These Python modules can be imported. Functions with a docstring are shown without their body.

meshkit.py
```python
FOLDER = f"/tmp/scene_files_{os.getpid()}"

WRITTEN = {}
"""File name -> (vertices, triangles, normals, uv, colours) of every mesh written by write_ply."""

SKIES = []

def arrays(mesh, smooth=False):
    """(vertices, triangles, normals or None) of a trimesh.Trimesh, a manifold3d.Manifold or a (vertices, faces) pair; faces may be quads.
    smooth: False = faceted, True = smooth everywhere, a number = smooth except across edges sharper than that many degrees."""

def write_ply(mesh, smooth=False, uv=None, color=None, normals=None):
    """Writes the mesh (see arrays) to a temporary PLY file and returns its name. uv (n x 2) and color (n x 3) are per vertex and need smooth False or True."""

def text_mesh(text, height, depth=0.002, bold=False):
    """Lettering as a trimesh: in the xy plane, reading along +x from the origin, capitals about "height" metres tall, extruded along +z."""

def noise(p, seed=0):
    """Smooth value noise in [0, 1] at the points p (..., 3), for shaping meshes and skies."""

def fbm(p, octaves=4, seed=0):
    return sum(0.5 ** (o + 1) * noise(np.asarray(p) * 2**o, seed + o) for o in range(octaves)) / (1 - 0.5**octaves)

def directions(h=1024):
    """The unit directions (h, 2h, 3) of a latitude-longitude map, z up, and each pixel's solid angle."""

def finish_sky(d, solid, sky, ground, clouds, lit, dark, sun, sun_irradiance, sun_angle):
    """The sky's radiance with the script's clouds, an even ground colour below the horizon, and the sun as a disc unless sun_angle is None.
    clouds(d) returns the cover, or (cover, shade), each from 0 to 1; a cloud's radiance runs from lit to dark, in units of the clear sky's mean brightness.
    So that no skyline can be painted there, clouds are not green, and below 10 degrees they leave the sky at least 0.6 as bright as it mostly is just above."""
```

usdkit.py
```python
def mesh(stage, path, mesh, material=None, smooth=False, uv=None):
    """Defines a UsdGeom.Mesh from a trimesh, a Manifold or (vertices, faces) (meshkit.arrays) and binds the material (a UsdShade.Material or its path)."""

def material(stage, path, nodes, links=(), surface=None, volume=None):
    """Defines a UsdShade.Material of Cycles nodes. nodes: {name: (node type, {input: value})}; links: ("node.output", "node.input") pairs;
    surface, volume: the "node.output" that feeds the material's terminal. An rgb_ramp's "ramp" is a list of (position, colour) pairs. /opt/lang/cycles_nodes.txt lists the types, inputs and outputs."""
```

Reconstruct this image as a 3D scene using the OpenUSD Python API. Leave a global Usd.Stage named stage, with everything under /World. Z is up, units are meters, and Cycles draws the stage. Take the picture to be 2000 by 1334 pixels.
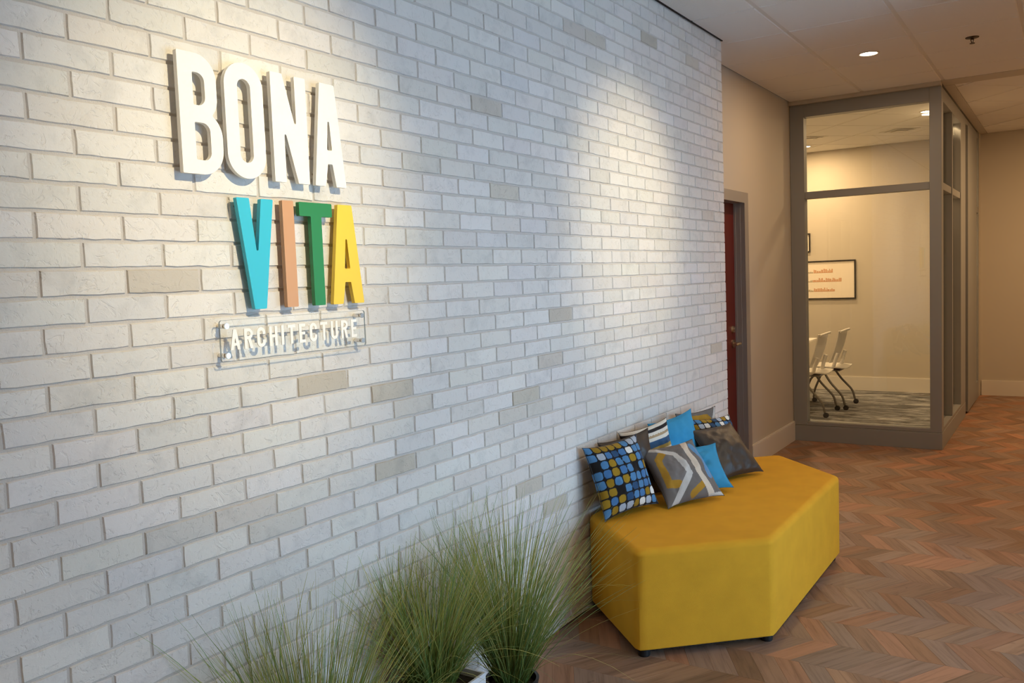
import math, numpy as np, trimesh, usdkit
from pxr import Usd, UsdGeom, UsdLux, Gf, Sdf, Vt, UsdShade
from shapely.geometry import Polygon, LineString, Point, box as sbox
from shapely.ops import unary_union
from shapely import affinity

stage = Usd.Stage.CreateInMemory()
UsdGeom.SetStageUpAxis(stage, 'Z'); UsdGeom.SetStageMetersPerUnit(stage, 1.0)
UsdGeom.Xform.Define(stage, '/World'); UsdGeom.Scope.Define(stage, '/World/Looks')

# ------------------------------------------------------------------ camera
CAM = np.array([1.8994, 0.0, 1.5617]); YAW, PITCH, ROLL, FPX = -0.5780, -0.0715, -0.0376, 1680.09
fw = np.array([math.sin(YAW)*math.cos(PITCH), math.cos(YAW)*math.cos(PITCH), math.sin(PITCH)])
r0 = np.cross(fw, [0, 0, 1]); r0 /= np.linalg.norm(r0); u0 = np.cross(r0, fw)
RT = r0*math.cos(ROLL)+u0*math.sin(ROLL); UP = -r0*math.sin(ROLL)+u0*math.cos(ROLL)
cam = UsdGeom.Camera.Define(stage, '/World/camera')
cam.AddTransformOp().Set(Gf.Matrix4d(*RT, 0, *UP, 0, *(-fw), 0, *CAM, 1))
cam.CreateHorizontalApertureAttr(36.0); cam.CreateFocalLengthAttr(36.0*FPX/2000)
cam.CreateClippingRangeAttr(Gf.Vec2f(0.05, 200)); cam.CreateFStopAttr(0.0)
cam.CreateExposureAttr(0.06)

# ------------------------------------------------------------------ light
sky = UsdLux.DomeLight.Define(stage, '/World/sky')
sky.CreateColorAttr(Gf.Vec3f(0.43, 0.69, 1.0)); sky.CreateIntensityAttr(1.65)

def spot(name, pos, aim, power, color, cone, soft, radius=.025):
    l = UsdLux.SphereLight.Define(stage, '/World/'+name)
    d = np.array(aim, float)-np.array(pos, float); d /= np.linalg.norm(d)
    x = np.cross(d, [0, 0, 1]); x /= np.linalg.norm(x); y = np.cross(x, d)
    l.AddTransformOp().Set(Gf.Matrix4d(*x, 0, *y, 0, *(-d), 0, *pos, 1))
    l.CreateRadiusAttr(radius); l.CreateIntensityAttr(power); l.CreateColorAttr(Gf.Vec3f(*color)); l.CreateNormalizeAttr(True)
    s = UsdLux.ShapingAPI.Apply(l.GetPrim()); s.CreateShapingConeAngleAttr(cone); s.CreateShapingConeSoftnessAttr(soft)
    return l
WARM = (1.0, 0.82, 0.50)
SPOTS = [(-0.86, 1.85), (1.64, 1.84), (4.08, 1.88)]
for i, (sy, sz) in enumerate(SPOTS):
    spot('track_beam_%03d' % i, (2.05, sy, 2.90), (0, sy, sz), (50.0, 59.0, 45.0)[i], WARM, 20.0, 1.0)
    spot('spill_beam_%03d' % i, (2.05, sy, 2.90), (0, sy, sz-.75), (12.0, 12.0, 7.0)[i], WARM, 38.0, 1.0)

def disk(name, pos, power, color, radius=.055):
    l = UsdLux.DiskLight.Define(stage, '/World/'+name)
    l.AddTranslateOp().Set(Gf.Vec3d(*pos)); l.CreateRadiusAttr(radius); l.CreateIntensityAttr(power)
    l.CreateColorAttr(Gf.Vec3f(*color)); l.CreateNormalizeAttr(True)
    return l
LAMP = (1.0, 0.68, 0.40)
ZC = 3.05
LOBBY_LAMPS_AND_FILL = [(0.703, 6.51), (2.563, 6.51), (2.563, 3.41), (2.563, 0.31), (0.703, -1.55)]  # first is the visible downlight; the others are unseen, added as fill
ROOM_LAMPS = [(0.714, 9.331), (-0.821, 10.842), (-0.86, 9.30), (-2.4, 9.33), (-2.4, 10.84)]
HALL_LAMPS = [(2.2, 9.6)]
for i, (x, y) in enumerate(LOBBY_LAMPS_AND_FILL): disk('lobby_lamp_and_fill_%03d' % i, (x, y, ZC-.022), (4.1, 3.6, 4.4, 2.2, 1.2)[i], LAMP)
for i, (x, y) in enumerate(ROOM_LAMPS): disk('room_lamp_%03d' % i, (x, y, ZC-.022), 7.6, (1.0, .68, .36))
for i, (x, y) in enumerate(HALL_LAMPS): disk('hall_lamp_%03d' % i, (x, y, ZC-.022), 13.0, (1.0, .62, .30))

# ------------------------------------------------------------------ helpers
used = {}
def pname(parent, name):
    key = (parent, name); n = used.get(key, 0); used[key] = n+1
    return f'{parent}/{name}' if n == 0 else f'{parent}/{name}_{n:03d}'
def meta(prim, label=None, category=None, group=None, kind=None):
    for k, v in (('label', label), ('category', category), ('group', group), ('kind', kind)):
        if v: prim.SetCustomDataByKey(k, v)
def thing(name, label=None, category=None, loc=(0, 0, 0), rz=0, group=None, kind=None):
    x = UsdGeom.Xform.Define(stage, pname('/World', name))
    if any(loc): x.AddTranslateOp().Set(Gf.Vec3d(*map(float, loc)))
    if rz: x.AddRotateZOp().Set(rz)
    meta(x.GetPrim(), label, category, group, kind); return str(x.GetPath())
def part(parent, name, mesh, mat, smooth=False, tone=None, st=None, label=None, kind=None):
    path = pname(parent, name)
    m = usdkit.mesh(stage, path, mesh, mat, smooth=smooth)
    pv = UsdGeom.PrimvarsAPI(m)
    if tone is not None:
        pv.CreatePrimvar('tone', Sdf.ValueTypeNames.Color3fArray, 'vertex').Set(Vt.Vec3fArray.FromNumpy(np.asarray(tone, np.float32)))
    if st is not None:
        pv.CreatePrimvar('st', Sdf.ValueTypeNames.TexCoord2fArray, 'vertex').Set(Vt.Vec2fArray.FromNumpy(np.asarray(st, np.float32)))
    meta(m.GetPrim(), label, None, None, kind); return path
def copy_of(src, name, label, loc, rz=0, group=None, category=None):
    x = UsdGeom.Xform.Define(stage, pname('/World', name))
    p = x.GetPrim(); was = stage.GetPrimAtPath(src).GetCustomData()
    p.GetReferences().AddInternalReference(src); p.SetInstanceable(True)
    x.ClearXformOpOrder(); x.AddTranslateOp(opSuffix='place').Set(Gf.Vec3d(*map(float, loc))); x.AddRotateZOp(opSuffix='turn').Set(float(rz))
    meta(p, label, category or was.get('category'), group or was.get('group')); return str(x.GetPath())
def bx(x0, x1, y0, y1, z0, z1, bev=0):
    if bev <= 0:
        m = trimesh.creation.box([x1-x0, y1-y0, z1-z0]); m.apply_translation([(x0+x1)/2, (y0+y1)/2, (z0+z1)/2]); return m
    pts = []
    for sx in (0, 1):
        for sy in (0, 1):
            for sz in (0, 1):
                c = np.array([x1 if sx else x0, y1 if sy else y0, z1 if sz else z0]); d = np.array([1-2*sx, 1-2*sy, 1-2*sz])*bev
                for k in range(3):
                    q = c+d; q[k] = c[k]; pts.append(q)
    return trimesh.convex.convex_hull(np.array(pts))
def cat(*ms): return trimesh.util.concatenate(list(ms))
def cyl(a, b, r, n=20, r2=None):
    a, b = np.array(a, float), np.array(b, float); d = b-a; L = np.linalg.norm(d); d = d/L
    x = np.cross(d, [0, 0, 1] if abs(d[2]) < .9 else [1, 0, 0]); x /= np.linalg.norm(x); y = np.cross(d, x)
    t = np.arange(n)*2*math.pi/n; ring = np.cos(t)[:, None]*x+np.sin(t)[:, None]*y; r2 = r if r2 is None else r2
    v = np.vstack([a+ring*r, b+ring*r2, [a], [b]]); f = []
    for i in range(n):
        j = (i+1) % n; f += [[i, j, n+j], [i, n+j, n+i], [2*n, j, i], [2*n+1, n+i, n+j]]
    return trimesh.Trimesh(v, np.array(f), process=False)
def tube(pts, r, n=10):
    p = np.array(pts, float); t = np.gradient(p, axis=0); t /= np.linalg.norm(t, axis=1)[:, None]
    a = np.cross(t[0], [0.13, .97, .2]); a /= np.linalg.norm(a); V = []
    th = np.arange(n)*2*math.pi/n
    for i in range(len(p)):
        a = a-t[i]*np.dot(a, t[i]); a /= np.linalg.norm(a); b = np.cross(t[i], a)
        V.append(p[i]+(np.cos(th)[:, None]*a+np.sin(th)[:, None]*b)*r)
    V = np.vstack(V+[p[:1], p[-1:]]); f = []; m = len(p)
    for i in range(m-1):
        for k in range(n):
            l = (k+1) % n; f += [[i*n+k, i*n+l, (i+1)*n+l], [i*n+k, (i+1)*n+l, (i+1)*n+k]]
    for k in range(n):
        l = (k+1) % n; f += [[m*n, l, k], [m*n+1, (m-1)*n+k, (m-1)*n+l]]
    return trimesh.Trimesh(V, np.array(f), process=False)
def bend(pts, n=8):
    """A smooth polyline through pts (quadratic corners)."""
    p = [np.array(q, float) for q in pts]; out = [p[0]]
    for i in range(1, len(p)-1):
        a, b, c = p[i-1], p[i], p[i+1]; s = min(.45, .05/np.linalg.norm(b-a)); e = min(.45, .05/np.linalg.norm(c-b))
        A, C = b+(a-b)*s, b+(c-b)*e
        for t in np.linspace(0, 1, n): out.append((1-t)**2*A+2*t*(1-t)*b+t*t*C)
    return np.array(out+[p[-1]])
def lathe(profile, n=40):
    pr = np.array(profile, float); t = np.arange(n)*2*math.pi/n
    v = np.stack([pr[:, 0, None]*np.cos(t), pr[:, 0, None]*np.sin(t), np.repeat(pr[:, 1, None], n, 1)], -1).reshape(-1, 3); f = []
    for i in range(len(pr)-1):
        for k in range(n):
            l = (k+1) % n; f += [[i*n+k, i*n+l, (i+1)*n+l], [i*n+k, (i+1)*n+l, (i+1)*n+k]]
    return trimesh.Trimesh(v, np.array(f), process=False)
def extr(poly, h):
    return cat(*[trimesh.creation.extrude_polygon(g, h, engine='earcut') for g in getattr(poly, 'geoms', [poly])])
def to_wall(m, x0):
    """(u, v, w) of an extruded outline to the wall: u along +y, v up, w out along +x."""
    v = np.array(m.vertices)[:, [2, 0, 1]]; v[:, 0] += x0
    return trimesh.Trimesh(v, m.faces, process=False)
def slab(poly, ztop, zbot, b):
    """A ceiling panel: the polygon's lower face drawn in by b, its sides chamfered."""
    c = np.array(poly.exterior.coords)[:-1]
    if Polygon(c).exterior.is_ccw is False: c = c[::-1]
    i = np.array(poly.buffer(-b, join_style=2).exterior.coords)[:-1]
    if Polygon(i).exterior.is_ccw is False: i = i[::-1]
    pts = np.vstack([np.c_[c, np.full(len(c), ztop)], np.c_[c, np.full(len(c), zbot+b)], np.c_[i, np.full(len(i), zbot)]])
    return trimesh.convex.convex_hull(pts)
def proj(P):
    d = np.atleast_2d(P)-CAM; z = d@fw
    return np.stack([1000+FPX*(d@RT)/z, 667-FPX*(d@UP)/z], -1), z
def seen_area(quad):
    q, z = proj(quad)
    if (z < .2).any(): return 0.0
    g = Polygon(q).buffer(0).intersection(sbox(0, 0, 2000, 1334)); return g.area

# ------------------------------------------------------------------ materials
def lin(r, g, b):
    f = lambda c: c/12.92 if c <= .04045 else ((c+.055)/1.055)**2.4
    return (f(r/255), f(g/255), f(b/255))
def mat(name, nodes, links=(), surface='p.BSDF'):
    return usdkit.material(stage, '/World/Looks/'+name, nodes, links, surface=surface)
def plain(name, col, rough=.5, metal=0., bump=0, scale=60, spec=.5, var=0.0):
    n = {'p': ('principled_bsdf', {'base_color': col, 'roughness': rough, 'metallic': metal, 'specular_ior_level': spec})}; l = []
    if bump or var:
        n['g'] = ('geometry', {}); n['n'] = ('noise_texture', {'scale': scale, 'detail': 4, 'roughness': .6}); l += [('g.position', 'n.vector')]
    if bump:
        n['b'] = ('bump', {'distance': bump, 'strength': .7}); l += [('n.fac', 'b.height'), ('b.normal', 'p.normal')]
    if var:
        n['r'] = ('rgb_ramp', {'ramp': [(.3, tuple(c*(1-var) for c in col)), (.7, tuple(min(1, c*(1+var)) for c in col))]}); l += [('n.fac', 'r.fac'), ('r.color', 'p.base_color')]
    return mat(name, n, l)
# brick: each brick's own tone, its mottling and its fine relief
M_brick = mat('brick', {
    't': ('attribute', {'attribute': 'tone'}), 'sx': ('separate_color', {}), 'w': ('math', {'math_type': 'multiply', 'value2': 700.0}),
    'g': ('geometry', {}),
    'n1': ('noise_texture', {'dimensions': '4D', 'scale': 9, 'detail': 5, 'roughness': .65, 'distortion': .4}),
    'n2': ('noise_texture', {'dimensions': '4D', 'scale': 45, 'detail': 6, 'roughness': .7}),
    'n3': ('noise_texture', {'dimensions': '4D', 'scale': 26, 'detail': 3, 'roughness': .6, 'distortion': 1.6}),
    'r1': ('rgb_ramp', {'ramp': [(.30, (.78, .79, .80)), (.48, (1, 1, 1)), (.62, (1, 1, 1)), (.78, (.90, .885, .85))]}),
    'r2': ('rgb_ramp', {'ramp': [(.25, (.80, .80, .80)), (.42, (1, 1, 1))]}),
    'm1': ('mix_color', {'blend_type': 'multiply', 'fac': .75}), 'm2': ('mix_color', {'blend_type': 'multiply', 'fac': .7}),
    'r3': ('rgb_ramp', {'ramp': [(.36, (0, 0, 0)), (.43, (.55, .55, .55)), (.58, (.62, .62, .62)), (.72, (1, 1, 1))]}),
    'add': ('math', {'math_type': 'multiply_add', 'value2': .35}),
    'b': ('bump', {'distance': .0030, 'strength': .6}),
    'p': ('principled_bsdf', {'roughness': .78, 'specular_ior_level': .3})},
    [('t.color', 'sx.color'), ('sx.r', 'w.value1'), ('w.value', 'n1.w'), ('w.value', 'n2.w'), ('w.value', 'n3.w'),
     ('g.position', 'n1.vector'), ('g.position', 'n2.vector'), ('g.position', 'n3.vector'),
     ('n1.fac', 'r1.fac'), ('n2.fac', 'r2.fac'), ('t.color', 'm1.a'), ('r1.color', 'm1.b'), ('m1.result', 'm2.a'), ('r2.color', 'm2.b'),
     ('m2.result', 'p.base_color'), ('n3.fac', 'r3.fac'), ('n2.fac', 'add.value1'), ('r3.color', 'add.value3'), ('add.value', 'b.height'), ('b.normal', 'p.normal')])
M_mortar = plain('mortar', lin(200, 194, 188), .9, bump=.002, scale=300, spec=.2)
M_plank = mat('plank', {
    't': ('attribute', {'attribute': 'tone'}), 'uv': ('texture_coordinate', {}), 'mp': ('mapping', {'scale': (3.2, 42, 1)}),
    'n': ('noise_texture', {'scale': 1, 'detail': 6, 'roughness': .62, 'distortion': .5}),
    'mk': ('mapping', {'scale': (7, 16, 1)}), 'nk': ('noise_texture', {'scale': 1, 'detail': 2, 'roughness': .5, 'distortion': 1.2}),
    'r': ('rgb_ramp', {'ramp': [(.28, (.62, .58, .55)), (.5, (1, 1, 1)), (.72, (1.14, 1.14, 1.16))]}),
    'rk': ('rgb_ramp', {'ramp': [(.20, (.42, .36, .30)), (.30, (1, 1, 1))]}),
    'm': ('mix_color', {'blend_type': 'multiply', 'fac': 1.0}), 'm2': ('mix_color', {'blend_type': 'multiply', 'fac': .8}),
    'b': ('bump', {'distance': .0006, 'strength': .5}),
    'p': ('principled_bsdf', {'roughness': .52, 'specular_ior_level': .3})},
    [('uv.UV', 'mp.vector'), ('mp.vector', 'n.vector'), ('uv.UV', 'mk.vector'), ('mk.vector', 'nk.vector'), ('n.fac', 'r.fac'), ('nk.fac', 'rk.fac'),
     ('t.color', 'm.a'), ('r.color', 'm.b'), ('m.result', 'm2.a'), ('rk.color', 'm2.b'), ('m2.result', 'p.base_color'), ('n.fac', 'b.height'), ('b.normal', 'p.normal')])
M_subfloor = plain('subfloor', lin(70, 50, 38), .9)
M_wall = plain('beige_wall_paint', lin(196, 188, 174), .75, bump=.0008, scale=420, spec=.25)
M_white_wall = plain('pale_wall_paint', lin(215, 210, 202), .8, spec=.25)
M_trim = plain('trim_paint', lin(216, 210, 200), .45)
M_tile = plain('acoustic_tile', lin(230, 226, 219), .95, bump=.0022, scale=260, spec=.1, var=.03)
M_tee = plain('ceiling_tee', lin(214, 208, 198), .5)
M_deck_shade = plain('ceiling_deck_gap_shade', lin(150, 146, 140), .9)  # deck colour darkened so the tile gaps read as thin shadow lines
M_grey = plain('grey_frame_paint', lin(142, 143, 142), .42)
M_doorframe = plain('door_frame_paint', lin(150, 144, 138), .45)
M_maroon = plain('maroon_paint', lin(98, 30, 26), .45)
M_near_black = plain('dark_gap', lin(18, 16, 15), .7)
M_chrome = plain('satin_metal', (.75, .72, .68), .22, 1.0)
M_brass = plain('lever_metal', (.62, .52, .40), .25, 1.0)
M_dark_bronze = plain('dark_bronze', lin(70, 58, 48), .4, .6)
M_white = plain('white_letter_paint', lin(246, 243, 236), .4)
M_cyan = plain('cyan_letter_paint', lin(52, 188, 214), .45)
M_tan = plain('tan_letter_paint', lin(205, 155, 115), .45)
M_green = plain('green_letter_paint', lin(36, 132, 76), .45)
M_yellowl = plain('yellow_letter_paint', lin(245, 206, 66), .45)
def pane_mat(name, tint, ior=1.45, rough=0.0):
    return mat(name, {'f': ('fresnel', {'IOR': ior}), 't': ('transparent_bsdf', {'color': tint}), 'g': ('glossy_bsdf', {'color': (1, 1, 1), 'roughness': rough}), 'x': ('mix_closure', {})},
               [('f.fac', 'x.fac'), ('t.BSDF', 'x.closure1'), ('g.BSDF', 'x.closure2')], 'x.closure')
M_glass = pane_mat('window_glass', (.97, .98, .97))
M_acrylic = pane_mat('clear_acrylic', (.99, .995, .995), 1.12)
M_acrylic_edge = mat('acrylic_edge', {'t': ('transparent_bsdf', {'color': (.75, .80, .82)}), 'd': ('principled_bsdf', {'base_color': lin(170, 175, 178), 'roughness': .3}), 'x': ('mix_closure', {'fac': .35})},
                     [('t.BSDF', 'x.closure1'), ('d.BSDF', 'x.closure2')], 'x.closure')
def cloth(name, col, scale=700, bump=.0006, rough=.9, sheen=.25, use_tone=False):
    n = {'g': ('texture_coordinate', {}), 'w': ('noise_texture', {'scale': scale, 'detail': 2, 'roughness': .7}), 'w2': ('noise_texture', {'scale': 9, 'detail': 3}),
         'r': ('rgb_ramp', {'ramp': [(.3, (.84, .84, .84)), (.7, (1.1, 1.1, 1.1))]}), 'r2': ('rgb_ramp', {'ramp': [(.3, (.95, .95, .95)), (.7, (1.05, 1.05, 1.05))]}),
         'm': ('mix_color', {'blend_type': 'multiply', 'fac': 1., 'a': col}), 'm2': ('mix_color', {'blend_type': 'multiply', 'fac': 1.}),
         'b': ('bump', {'distance': bump, 'strength': .6}), 'p': ('principled_bsdf', {'roughness': rough, 'specular_ior_level': .2, 'sheen_weight': sheen, 'sheen_tint': col if not use_tone else (1, 1, 1)})}
    l = [('g.object', 'w.vector'), ('g.object', 'w2.vector'), ('w.fac', 'r.fac'), ('w2.fac', 'r2.fac'), ('r.color', 'm.b'), ('m.result', 'm2.a'), ('r2.color', 'm2.b'), ('m2.result', 'p.base_color'), ('w.fac', 'b.height'), ('b.normal', 'p.normal')]
    if use_tone:
        n['t'] = ('attribute', {'attribute': 'tone'}); l.append(('t.color', 'm.a'))
    return mat(name, n, l)
M_mustard = cloth('mustard_wool', (.72, .350, .022), sheen=.15)
M_print = cloth('printed_fabric', (.5, .5, .5), use_tone=True, sheen=.05)
M_bluecloth = cloth('blue_linen', lin(62, 150, 196), sheen=.1)
M_leather = plain('dark_leatherette', lin(58, 50, 44), .42, bump=.0008, scale=220)
M_blackplastic = plain('black_plastic', lin(22, 22, 22), .5)
M_chairplastic = plain('white_chair_shell', lin(226, 222, 214), .4)
M_chairleg = plain('grey_chair_leg', lin(120, 116, 108), .4, .6)
M_tabletop = plain('white_table_top', lin(238, 234, 226), .3)
M_carpet = mat('carpet', {'g': ('geometry', {}), 'mp': ('mapping', {'scale': (1.6, 5.5, 1)}), 'n': ('noise_texture', {'scale': 1.6, 'detail': 6, 'roughness': .7, 'distortion': 1.2}), 'n2': ('noise_texture', {'scale': 300, 'detail': 2}),
    'r': ('rgb_ramp', {'ramp': [(.32, lin(66, 66, 66)), (.46, lin(104, 104, 104)), (.56, lin(142, 142, 142)), (.68, lin(182, 182, 180))]}), 'b': ('bump', {'distance': .004, 'strength': .8}), 'p': ('principled_bsdf', {'roughness': .95, 'specular_ior_level': .1})},
    [('g.position', 'mp.vector'), ('mp.vector', 'n.vector'), ('g.position', 'n2.vector'), ('n.fac', 'r.fac'), ('r.color', 'p.base_color'), ('n2.fac', 'b.height'), ('b.normal', 'p.normal')])
M_grass = mat('grass_blade', {'t': ('attribute', {'attribute': 'tone'}), 'd': ('principled_bsdf', {'roughness': .5, 'specular_ior_level': .3}), 'l': ('translucent_bsdf', {}), 'x': ('mix_closure', {'fac': .3})},
              [('t.color', 'd.base_color'), ('t.color', 'l.color'), ('d.BSDF', 'x.closure1'), ('l.BSDF', 'x.closure2')], 'x.closure')
M_pot_black = plain('black_planter', lin(26, 26, 27), .45)
M_pot_white = plain('white_planter', lin(214, 216, 220), .5)
M_soil = plain('planter_fill', lin(40, 36, 28), .95, bump=.01, scale=80)
M_black_frame = plain('black_picture_frame', lin(28, 25, 23), .4)
M_paper = plain('print_paper', lin(236, 226, 210), .6)
M_ink = plain('print_ink_grey', lin(176, 164, 140), .7)
M_ink2 = plain('print_ink_rust', lin(204, 158, 122), .7)
M_bulb = mat('lamp_lens', {'e': ('emission', {'color': (1, .86, .62), 'strength': 9.0})}, (), 'e.emission')
M_outlet = plain('outlet_plastic', lin(205, 203, 198), .4)

# ------------------------------------------------------------------ brick wall (the wall's left side), x = 0
rng = np.random.default_rng(7)
W = thing('wall_left', 'long whitewashed brick accent wall carrying the lettering', kind='structure')
Y0, Y1 = -1.25, 5.50
part(W, 'mortar_bed', bx(-.225, -.0045, Y0, Y1, 0, ZC), M_mortar)
LB, CR, Z0, YB, J = .20872, .06415, 1.6235, 1.0228, .0062
TAN = [(320, 550, .8), (640, 747, 1.), (765, 768, .9), (805, 792, .6), (770, 910, .9), (345, 1058, .35), (460, 1012, .4), (949, 207, .7), (985, 375, .7), (1095, 612, .9), (1075, 707, .7), (1030, 775, .8),
       (1080, 985, 1.), (1032, 952, .9), (1156, 85, .7), (1124, 60, .5), (1395, 683, .8), (1390, 430, .5), (560, 1000, .3), (1264, 67, .8), (1352, 118, .6), (1000, 815, .5), (1030, 800, .45), (780, 845, .3), (715, 700, .0)]
def hit(px, py):
    d = fw+RT*(px-1000)/FPX-UP*(py-667)/FPX; t = -CAM[0]/d[0]; return (CAM+t*d)[1:]
marks = [(*hit(a, b), s) for a, b, s in TAN]
def brick_mesh(y0, y1, z0, z1):
    n = 6; e = .0012
    ys = np.linspace(y0, y1, n+1)[:-1]; zs = np.linspace(z0, z1, 3)[:-1]
    per = [(y, z0) for y in ys]+[(y1, z) for z in zs]+[(y, z1) for y in np.linspace(y1, y0, n+1)[:-1]]+[(y0, z) for z in zs[::-1]+(z1-z0)/2]
    per = np.array(per); k = len(per)
    per = per+rng.normal(0, .0007, per.shape)
    c = np.array([(y0+y1)/2, (z0+z1)/2]); half = np.array([(y1-y0)/2, (z1-z0)/2])
    ins = c+(per-c)*(1-(.0017+rng.uniform(0, .0016, (k, 1)))/half)
    xf = rng.uniform(-.0005, .0008)
    v = np.vstack([np.c_[np.full(k, xf), ins], np.c_[np.full(k, -.0052), per], [[xf, *c]]]); f = []
    for i in range(k):
        j = (i+1) % k; f += [[2*k, i, j], [i, k+i, k+j], [i, k+j, j]]
    return v, np.array(f)
bricks = []
for row in range(-23, 26):
    zt = Z0-CR*row-J/2; zb = zt-CR+J
    zt2, zb2 = min(zt, ZC-.004), max(zb, .002)
    if zt2-zb2 < .012: continue
    off = 0 if row % 2 == 0 else .5
    for n in range(-12, 24):
        ya = YB+LB*(n+off)+J/2; yb = ya+LB-J
        ya, yb = max(ya, Y0), min(yb, Y1-.001)
        if yb-ya < .02: continue
        m = (ya+yb)/2, (zt2+zb2)/2
        base = np.array(lin(222, 219, 215))*rng.uniform(.93, 1.04)
        base *= np.array([1+rng.normal(0, .008), 1, 1+rng.normal(0, .014)])
        q = rng.random()
        if q < .06: base *= np.array([.96, .95, .94])
        s = max([s for y, z, s in marks if ya-.003 <= y <= yb+.003 and zb2-.003 <= z <= zt2+.003] or [0])
        base *= 1-s*np.array([.24, .29, .38])
        quad = [[0, ya, zb2], [0, yb, zb2], [0, yb, zt2], [0, ya, zt2]]
        bricks.append((seen_area(quad), ya, yb, zb2, zt2, base))
bricks.sort(key=lambda b: -b[0])
V, F, T, nv = [], [], [], 0
for i, (a, ya, yb, zb, zt, tone) in enumerate(bricks):
    v, f = brick_mesh(ya, yb, zb, zt)
    if i < 300: part(W, 'brick', (v, f), M_brick, tone=np.tile(tone, (len(v), 1)))
    else:
        V.append(v); F.append(f+nv); T.append(np.tile(tone, (len(v), 1))); nv += len(v)
part(W, 'bricks', (np.vstack(V), np.vstack(F)), M_brick, tone=np.vstack(T), kind='stuff')

# ------------------------------------------------------------------ floor of chevron planks
FL = thing('floor', 'brown wood plank floor laid in a chevron pattern', kind='structure')
part(FL, 'subfloor', cat(bx(-.23, 3.4, -3.0, 11.6, -.06, -.0035), bx(-.45, -.229, 5.3, 8.0, -.06, -.0035)), M_subfloor)
PITCH_X, ROWH = .100, .2305
SH = ROWH/math.tan(math.radians(60))
COL = [lin(158, 116, 90), lin(148, 120, 102), lin(166, 120, 92), lin(142, 110, 88), lin(150, 122, 102), lin(138, 106, 82), lin(160, 124, 97), lin(148, 108, 80), lin(142, 118, 101)]
def plank_mesh(quad, ang):
    """quad ccw in the floor plane; a bevelled board 3 mm thick."""
    P = np.array(Polygon(quad).buffer(-.0002, join_style=2).exterior.coords)[:-1]; Q = np.array(Polygon(quad).buffer(-.0009, join_style=2).exterior.coords)[:-1]
    P = P if Polygon(P).exterior.is_ccw else P[::-1]; Q = Q if Polygon(Q).exterior.is_ccw else Q[::-1]
    k = min(range(len(Q)), key=lambda i: np.linalg.norm(Q[i]-P[0])); Q = np.roll(Q, -k, 0); n = len(P)
    if len(Q) != n: Q = P
    v = np.vstack([np.c_[Q, np.zeros(n)], np.c_[P, np.full(n, -.0005)], np.c_[P, np.full(n, -.0035)]]); f = [[0, i, i+1] for i in range(1, n-1)]
    for i in range(n):
        j = (i+1) % n
        for a in (0, n): f += [[a+i, a+n+i, a+n+j], [a+i, a+n+j, a+j]]
    c, s = math.cos(ang), math.sin(ang); o = rng.uniform(0, 50, 2)
    st = np.c_[v[:, 0]*c+v[:, 1]*s+o[0], -v[:, 0]*s+v[:, 1]*c+o[1]]
    return v, np.array(f), st
area = Polygon([(-.215, 11.44), (-.215, 5.45), (-.001, 5.45), (-.001, -2.6), (3.38, -2.6), (3.38, 11.44)])
room_poly = sbox(-3.4, 7.93, .99, 11.6)
area = area.difference(room_poly)
planks = []
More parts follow.
